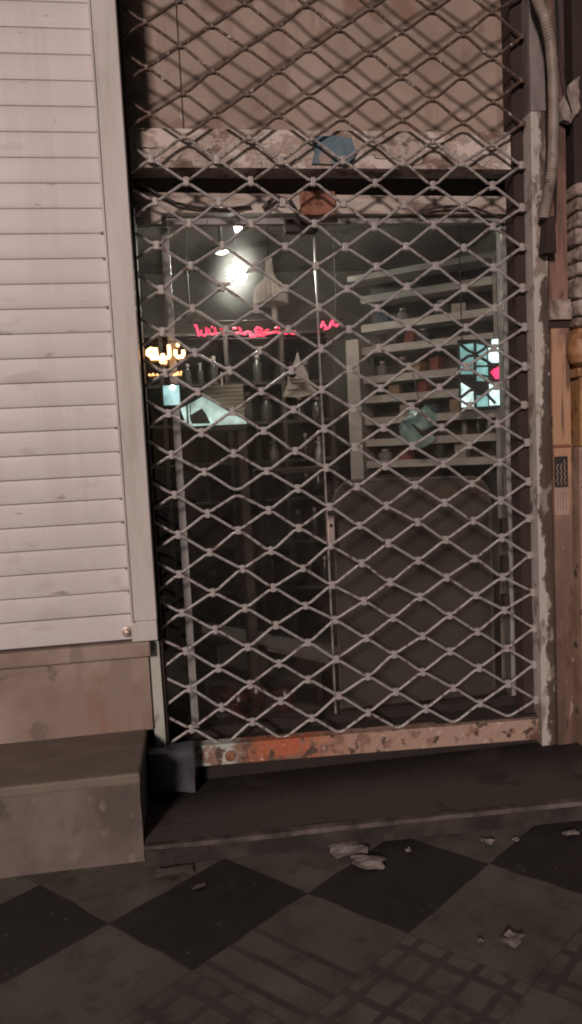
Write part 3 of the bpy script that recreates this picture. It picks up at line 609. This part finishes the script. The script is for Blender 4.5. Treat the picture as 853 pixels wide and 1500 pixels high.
bar([(.508,1.885),(.55,1.85),(.59,1.835),(.63,1.855),(.665,1.90)]); bar([(.510,1.80),(.55,1.825),(.59,1.828),(.64,1.80),(.69,1.765)]); bar([(.585,1.90),(.585,1.83),(.578,1.72)])
bar([(.508,1.63),(.55,1.66),(.59,1.668),(.63,1.65),(.68,1.595)]); bar([(.578,1.67),(.578,1.58)])
MB().tube([(.545,.432,1.715),(.590,.432,1.735),(.640,.432,1.727),(.655,.432,1.715),(.630,.432,1.700),(.575,.432,1.697),(.545,.432,1.715)], .005, 6).build('ring', M['ink'], t)
MB().tube([(.72,.455,1.9),(.72,.47,2.3)], .006, 6).build('hanger', M['wire'], t); MB().tube([(.53,.455,1.9),(.53,.47,2.89)], .003, 6).build('hanger', M['wire'], t)
CARTON = [flat('carton_red',(.20,.05,.04),.6), flat('carton_pale',(.34,.31,.27),.6), flat('carton_blue',(.06,.09,.13),.6), flat('carton_tan',(.26,.17,.10),.6)]
for k,(u,z,wd,h) in enumerate(((.36,1.945,.05,.06),(.72,2.065,.07,.05),(.15,2.065,.06,.06),(.40,1.79,.06,.055),(.55,1.79,.05,.07),(.30,1.568,.05,.06),(.50,1.568,.07,.05),(.68,1.568,.05,.07),(.30,1.335,.08,.05),(.72,1.335,.06,.07),(.40,1.452,.06,.06),(.22,1.685,.06,.05),(.45,1.685,.05,.06))):
    x,y,zz = onrack(u,.07,z)
    cb = thing('carton', (x,y,zz), 'small %s carton on the %s slat of the white rack, %s' % (('dull red','pale','dark blue','tan')[k%4], RANK(z), 'left half' if u < .45 else 'right half'), 'carton', 'cartons on the white slatted rack')
    MB().box(x-wd/2,x+wd/2,y-.03,y+.03,zz+.001,zz+h).turn((x,y,zz), rz=ang+rng.uniform(-.3,.3)).build('box', CARTON[k%4], cb)
tb = thing('plastic_bag', (.33,.55,1.55), 'pale teal reflection built as a plastic bag hanging in front of the lower reflected slats', 'bag')  # added bag, its teal colour stands for a reflection in the glass
MB().prism([(.262,1.43),(.30,1.395),(.345,1.405),(.375,1.39),(.402,1.43),(.39,1.49),(.412,1.545),(.385,1.60),(.345,1.575),(.315,1.59),(.285,1.545),(.25,1.52),(.268,1.47)], .52,.60).subdiv(3).jitter(.028,16).build('added_bag_body', M['teal_reflex'], tb, True)
MB().prism([(.285,1.515),(.33,1.48),(.395,1.505),(.36,1.455),(.325,1.462)], .492,.512).jitter(.006,30).build('dark_silhouette', M['wire'], tb)
MB().tube([(.34,.56,1.575),(.342,.60,1.70),(.345,.66,1.77)], .003, 6).build('added_bag_string', M['wire'], tb)

t = thing('grey_board', (.2,.22,.2), 'large grey board with rounded top corners standing behind the right door', 'board')
poly = [(-.192,.201)]
for cx_, cz, a0, a1, r in ((-.090,1.172,180,90,.097),(.444,1.158,90,0,.097)):
    for k in range(7):
        a = R(a0+(a1-a0)*k/6); poly.append((cx_+r*math.cos(a), cz+r*math.sin(a)))
poly.append((.541,.201))
MB().prism(poly, .205, .235).build('sheet', M['board'], t)
MB().tube([(x,.203,z) for x,z in poly], .007, 6).build('rim', M['boarded'], t)
for x in (0.0,.42): MB().hexa([(x,.237,.201),(x+.03,.237,.201),(x+.03,.60,.201),(x,.60,.201),(x,.237,.9),(x+.03,.237,.9),(x+.03,.262,.9),(x,.262,.9)]).build('prop', M['shelf'], t)

# ------------------------------------------------------------------ right side of the front
wl = thing('plaster_pier', (.76,0,.0), 'stained pink plaster pier right of the guide post with stickers', 'wall')
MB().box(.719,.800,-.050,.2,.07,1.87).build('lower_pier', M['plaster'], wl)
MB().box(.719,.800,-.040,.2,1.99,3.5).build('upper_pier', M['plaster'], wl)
MB().box(.7125,.7185,-.02,.2,.07,3.5).build('crack', M['dark'], wl)
MB().box(.712,.806,-.062,.2,1.905,1.955).build('band', M['oldstone'], wl); MB().box(.712,.806,-.045,.2,1.872,1.903).build('band', M['dark'], wl); MB().box(.712,.806,-.052,.2,1.957,1.988).build('band', M['oldstone'], wl)
MB().box(.719,.800,-.058,-.0505,1.374,1.386).build('seam', M['rust'], wl)
st = MB().box(.722,.782,-.0535,-.0505,1.205,1.335).build('dark_sticker', M['ink'], wl)
st2 = MB().box(.720,.785,-.0535,-.0505,1.085,1.200).build('pale_sticker', M['sticker'], wl)
for k in range(3):
    x = .732+.017*k
    MB().tube([(x+.004*math.sin(q*1.9)+.003*(q%2), -.0545, 1.213+.0082*q) for q in range(12 if k < 2 else 14)], .0017, 5).build('letter', M['sticker'], st)
for k in range(4):
    x = .732+.013*k
    MB().tube([(x+.002*math.sin(q*2.3), -.0543, 1.105+.0065*q) for q in range(13)], .0011, 5).build('letter', M['ink_soft'], st2)
pl = thing('pilaster', (1.0,0,.0), 'ornate pilaster at the right edge with orange lit capital above a scribbled plinth', 'column')
MB().box(.812,1.12,-.095,.2,.001,1.372).bevel(.006).build('plinth', M['plinth'], pl)
fl = MB()
for k in range(9): fl.tube([(.834+.034*k,-.085,1.376),(.834+.034*k,-.085,1.66)], .016, 10)
fl.box(.822,1.115,-.08,.2,1.374,1.66); fl.build('fluted_shaft', M['orange_lit'], pl, True)
cp = MB().box(.806,1.13,-.105,.2,1.662,1.70).bevel(.006); cp.build('collar', M['orange_lit'], pl)
cp = MB()
for k in range(4): cp.lathe((.818+.085*k,-.095,1.775), [(.002,-.075),(.038,-.055),(.050,-.01),(.046,.035),(.030,.065),(.002,.07)], 10)
cp.box(.815,1.12,-.09,.2,1.702,1.862); cp.build('capital', M['orange_lit'], pl, True)
z = 1.865
for k in range(9):
    h = rng.choice([.05,.075,.06,.09]); x0 = .808+rng.uniform(0,.015)
    MB().box(x0,1.12,-.085-rng.uniform(0,.02),.2,z,z+h-.006).bevel(.016,3).subdiv(1).jitter(.009,24).build('stone_block', M['oldstone'], pl); z += h
MB().box(.825,1.12,-.06,.2,z,3.5).build('upper_shaft', M['dark'], pl)
for (x,z) in ((.826,1.18),(.830,1.09),(.828,.99),(.832,1.24),(.83,.93)):
    MB().tube([(x+.010*math.sin(q*1.7), -.0965, z+.008*q) for q in range(7)], .002, 5).build('scribble', M['ink'], pl)
tp = MB().prism([(.765,2.70),(.80,2.68),(.835,2.72),(.85,2.80),(.838,2.86),(.80,2.83),(.772,2.77)], -.085,-.063).subdiv(2).jitter(.014,22).build('torn_paper', M['oldpaper'], None); tag(tp, 'crumpled white paper scrap stuck behind the hose at top right', 'paper scrap')

hp = [(.640,-.09,3.30),(.650,-.11,3.13),(.676,-.12,3.06),(.697,-.12,2.97),(.706,-.12,2.85),(.708,-.12,2.72),(.704,-.12,2.60),(.698,-.12,2.49),(.690,-.11,2.42),(.681,-.10,2.36),(.672,-.09,2.30)]
pts = []; rad = []
for a, b_ in zip(hp, hp[1:]):
    for q in range(14):
        f = q/14; pts.append(Vector(a).lerp(Vector(b_), f)); rad.append(.0225 if q%2 else .0200)
hs = thing('hose', (.69,-.1,2.3), 'thick pale ribbed hose hanging down beside the guide post', 'hose')
MB().tube(pts, rad, 12).build('ribbed_hose', M['hose'], hs, True)
MB().hexa([(.668,-.10,2.165),(.722,-.10,2.165),(.722,-.05,2.165),(.668,-.05,2.165),(.684,-.10,2.31),(.716,-.10,2.31),(.716,-.05,2.31),(.684,-.05,2.31)]).build('hose_boot', M['dark'], hs)
tag(MB().tube([(.755,-.06,3.3),(.752,-.10,2.95),(.775,-.10,2.78),(.80,-.09,2.72)], .003, 6).build('cable', M['wire'], None, True), 'thin black cable hanging in front of the crumpled paper scrap at top right', 'cable')
tag(MB().tube([(.716,-.125,2.82),(.722,-.10,2.6),(.735,-.08,2.45),(.74,-.06,2.3)], .004, 6).build('cable', M['wire'], None, True), 'thin black cable running down the right side of the pale hose', 'cable')

# wall above the front
uw = thing('upper_wall', (0,0,3.5), 'plain plaster wall above the shop fronts', 'wall')
MB().box(-2.9,1.7,-.05,.25,3.5,5.5).build('wall_face', M['panel'], uw)

# ------------------------------------------------------------------ bag and litter on the ground
bgm = MB().box(-1.042,-.858,-.130,-.050,.078,.262).bevel(.022,2).subdiv(3).jitter(.016, 9).jitter(.006, 30)
bg_o = bgm.build('plastic_bag', M['bag'], None, True); tag(bg_o, 'crumpled dark blue plastic bag standing on the doorstep by the stone base', 'bag')
def scrap(x, y, wd, h, a, lift, label, m='litter'):
    n = 5; bm = MB(); grid = []
    for i in range(n):
        row = []
        for j in range(n):
            u, v = (i/(n-1)-.5)*wd*(1+rng.uniform(-.18,.18)), (j/(n-1)-.5)*h*(1+rng.uniform(-.25,.25))
            row.append(bm.bm.verts.new((x+u*math.cos(a)-v*math.sin(a), y+u*math.sin(a)+v*math.cos(a), .005+lift*abs(math.sin(2.2*u/wd+3.1*v/h+a*7)+.5*math.sin(5*u/wd-2*v/h+x*30))*.28+rng.random()*lift*.08)))
        grid.append(row)
    for i in range(n-1):
        for j in range(n-1): bm.face([grid[i][j],grid[i+1][j],grid[i+1][j+1],grid[i][j+1]])
    bmesh.ops.solidify(bm.bm, geom=bm.bm.faces[:], thickness=.0012)
    return tag(bm.build('paper_scrap', M[m], None), label, 'litter', 'paper litter on the pavement')
scrap(-.345,-.535,.125,.085,.15,.030,'folded whitish paper scrap next to the doorstep, the wider one left of the others')
scrap(-.290,-.632,.110,.075,-.35,.028,'whitish paper scrap lying on the dark tile in front of the doorstep')
scrap(-.135,-.590,.020,.020,.3,.015,'tiny whitish crumb at the back corner of the middle dark tile')
scrap(.150,-.605,.030,.040,1.1,.022,'small upright whitish scrap in front of the right half of the doorstep')
scrap(.255,-.610,.022,.022,.4,.012,'faint tiny scrap just right of the small upright one')
scrap(.455,-.615,.060,.030,.2,.022,'crumpled white scrap at the right edge near the doorstep')
scrap(.515,-.612,.025,.022,.6,.016,'tiny white crumb beside the crumpled scrap at the right edge')
scrap(.012,-1.090,.060,.045,.7,.026,'crumpled white scrap on the pale tile nearest the viewer')
scrap(-.075,-1.075,.016,.014,.2,.010,'tiny white crumb left of the crumpled scrap nearest the viewer')
scrap(-.945,-.535,.125,.055,.1,.010,'greyish flattened scrap at the foot of the stone base corner', 'oldpaper')
scrap(-.865,-.640,.05,.02,.3,.008,'small grey scrap right of the flattened one near the stone base', 'oldpaper')
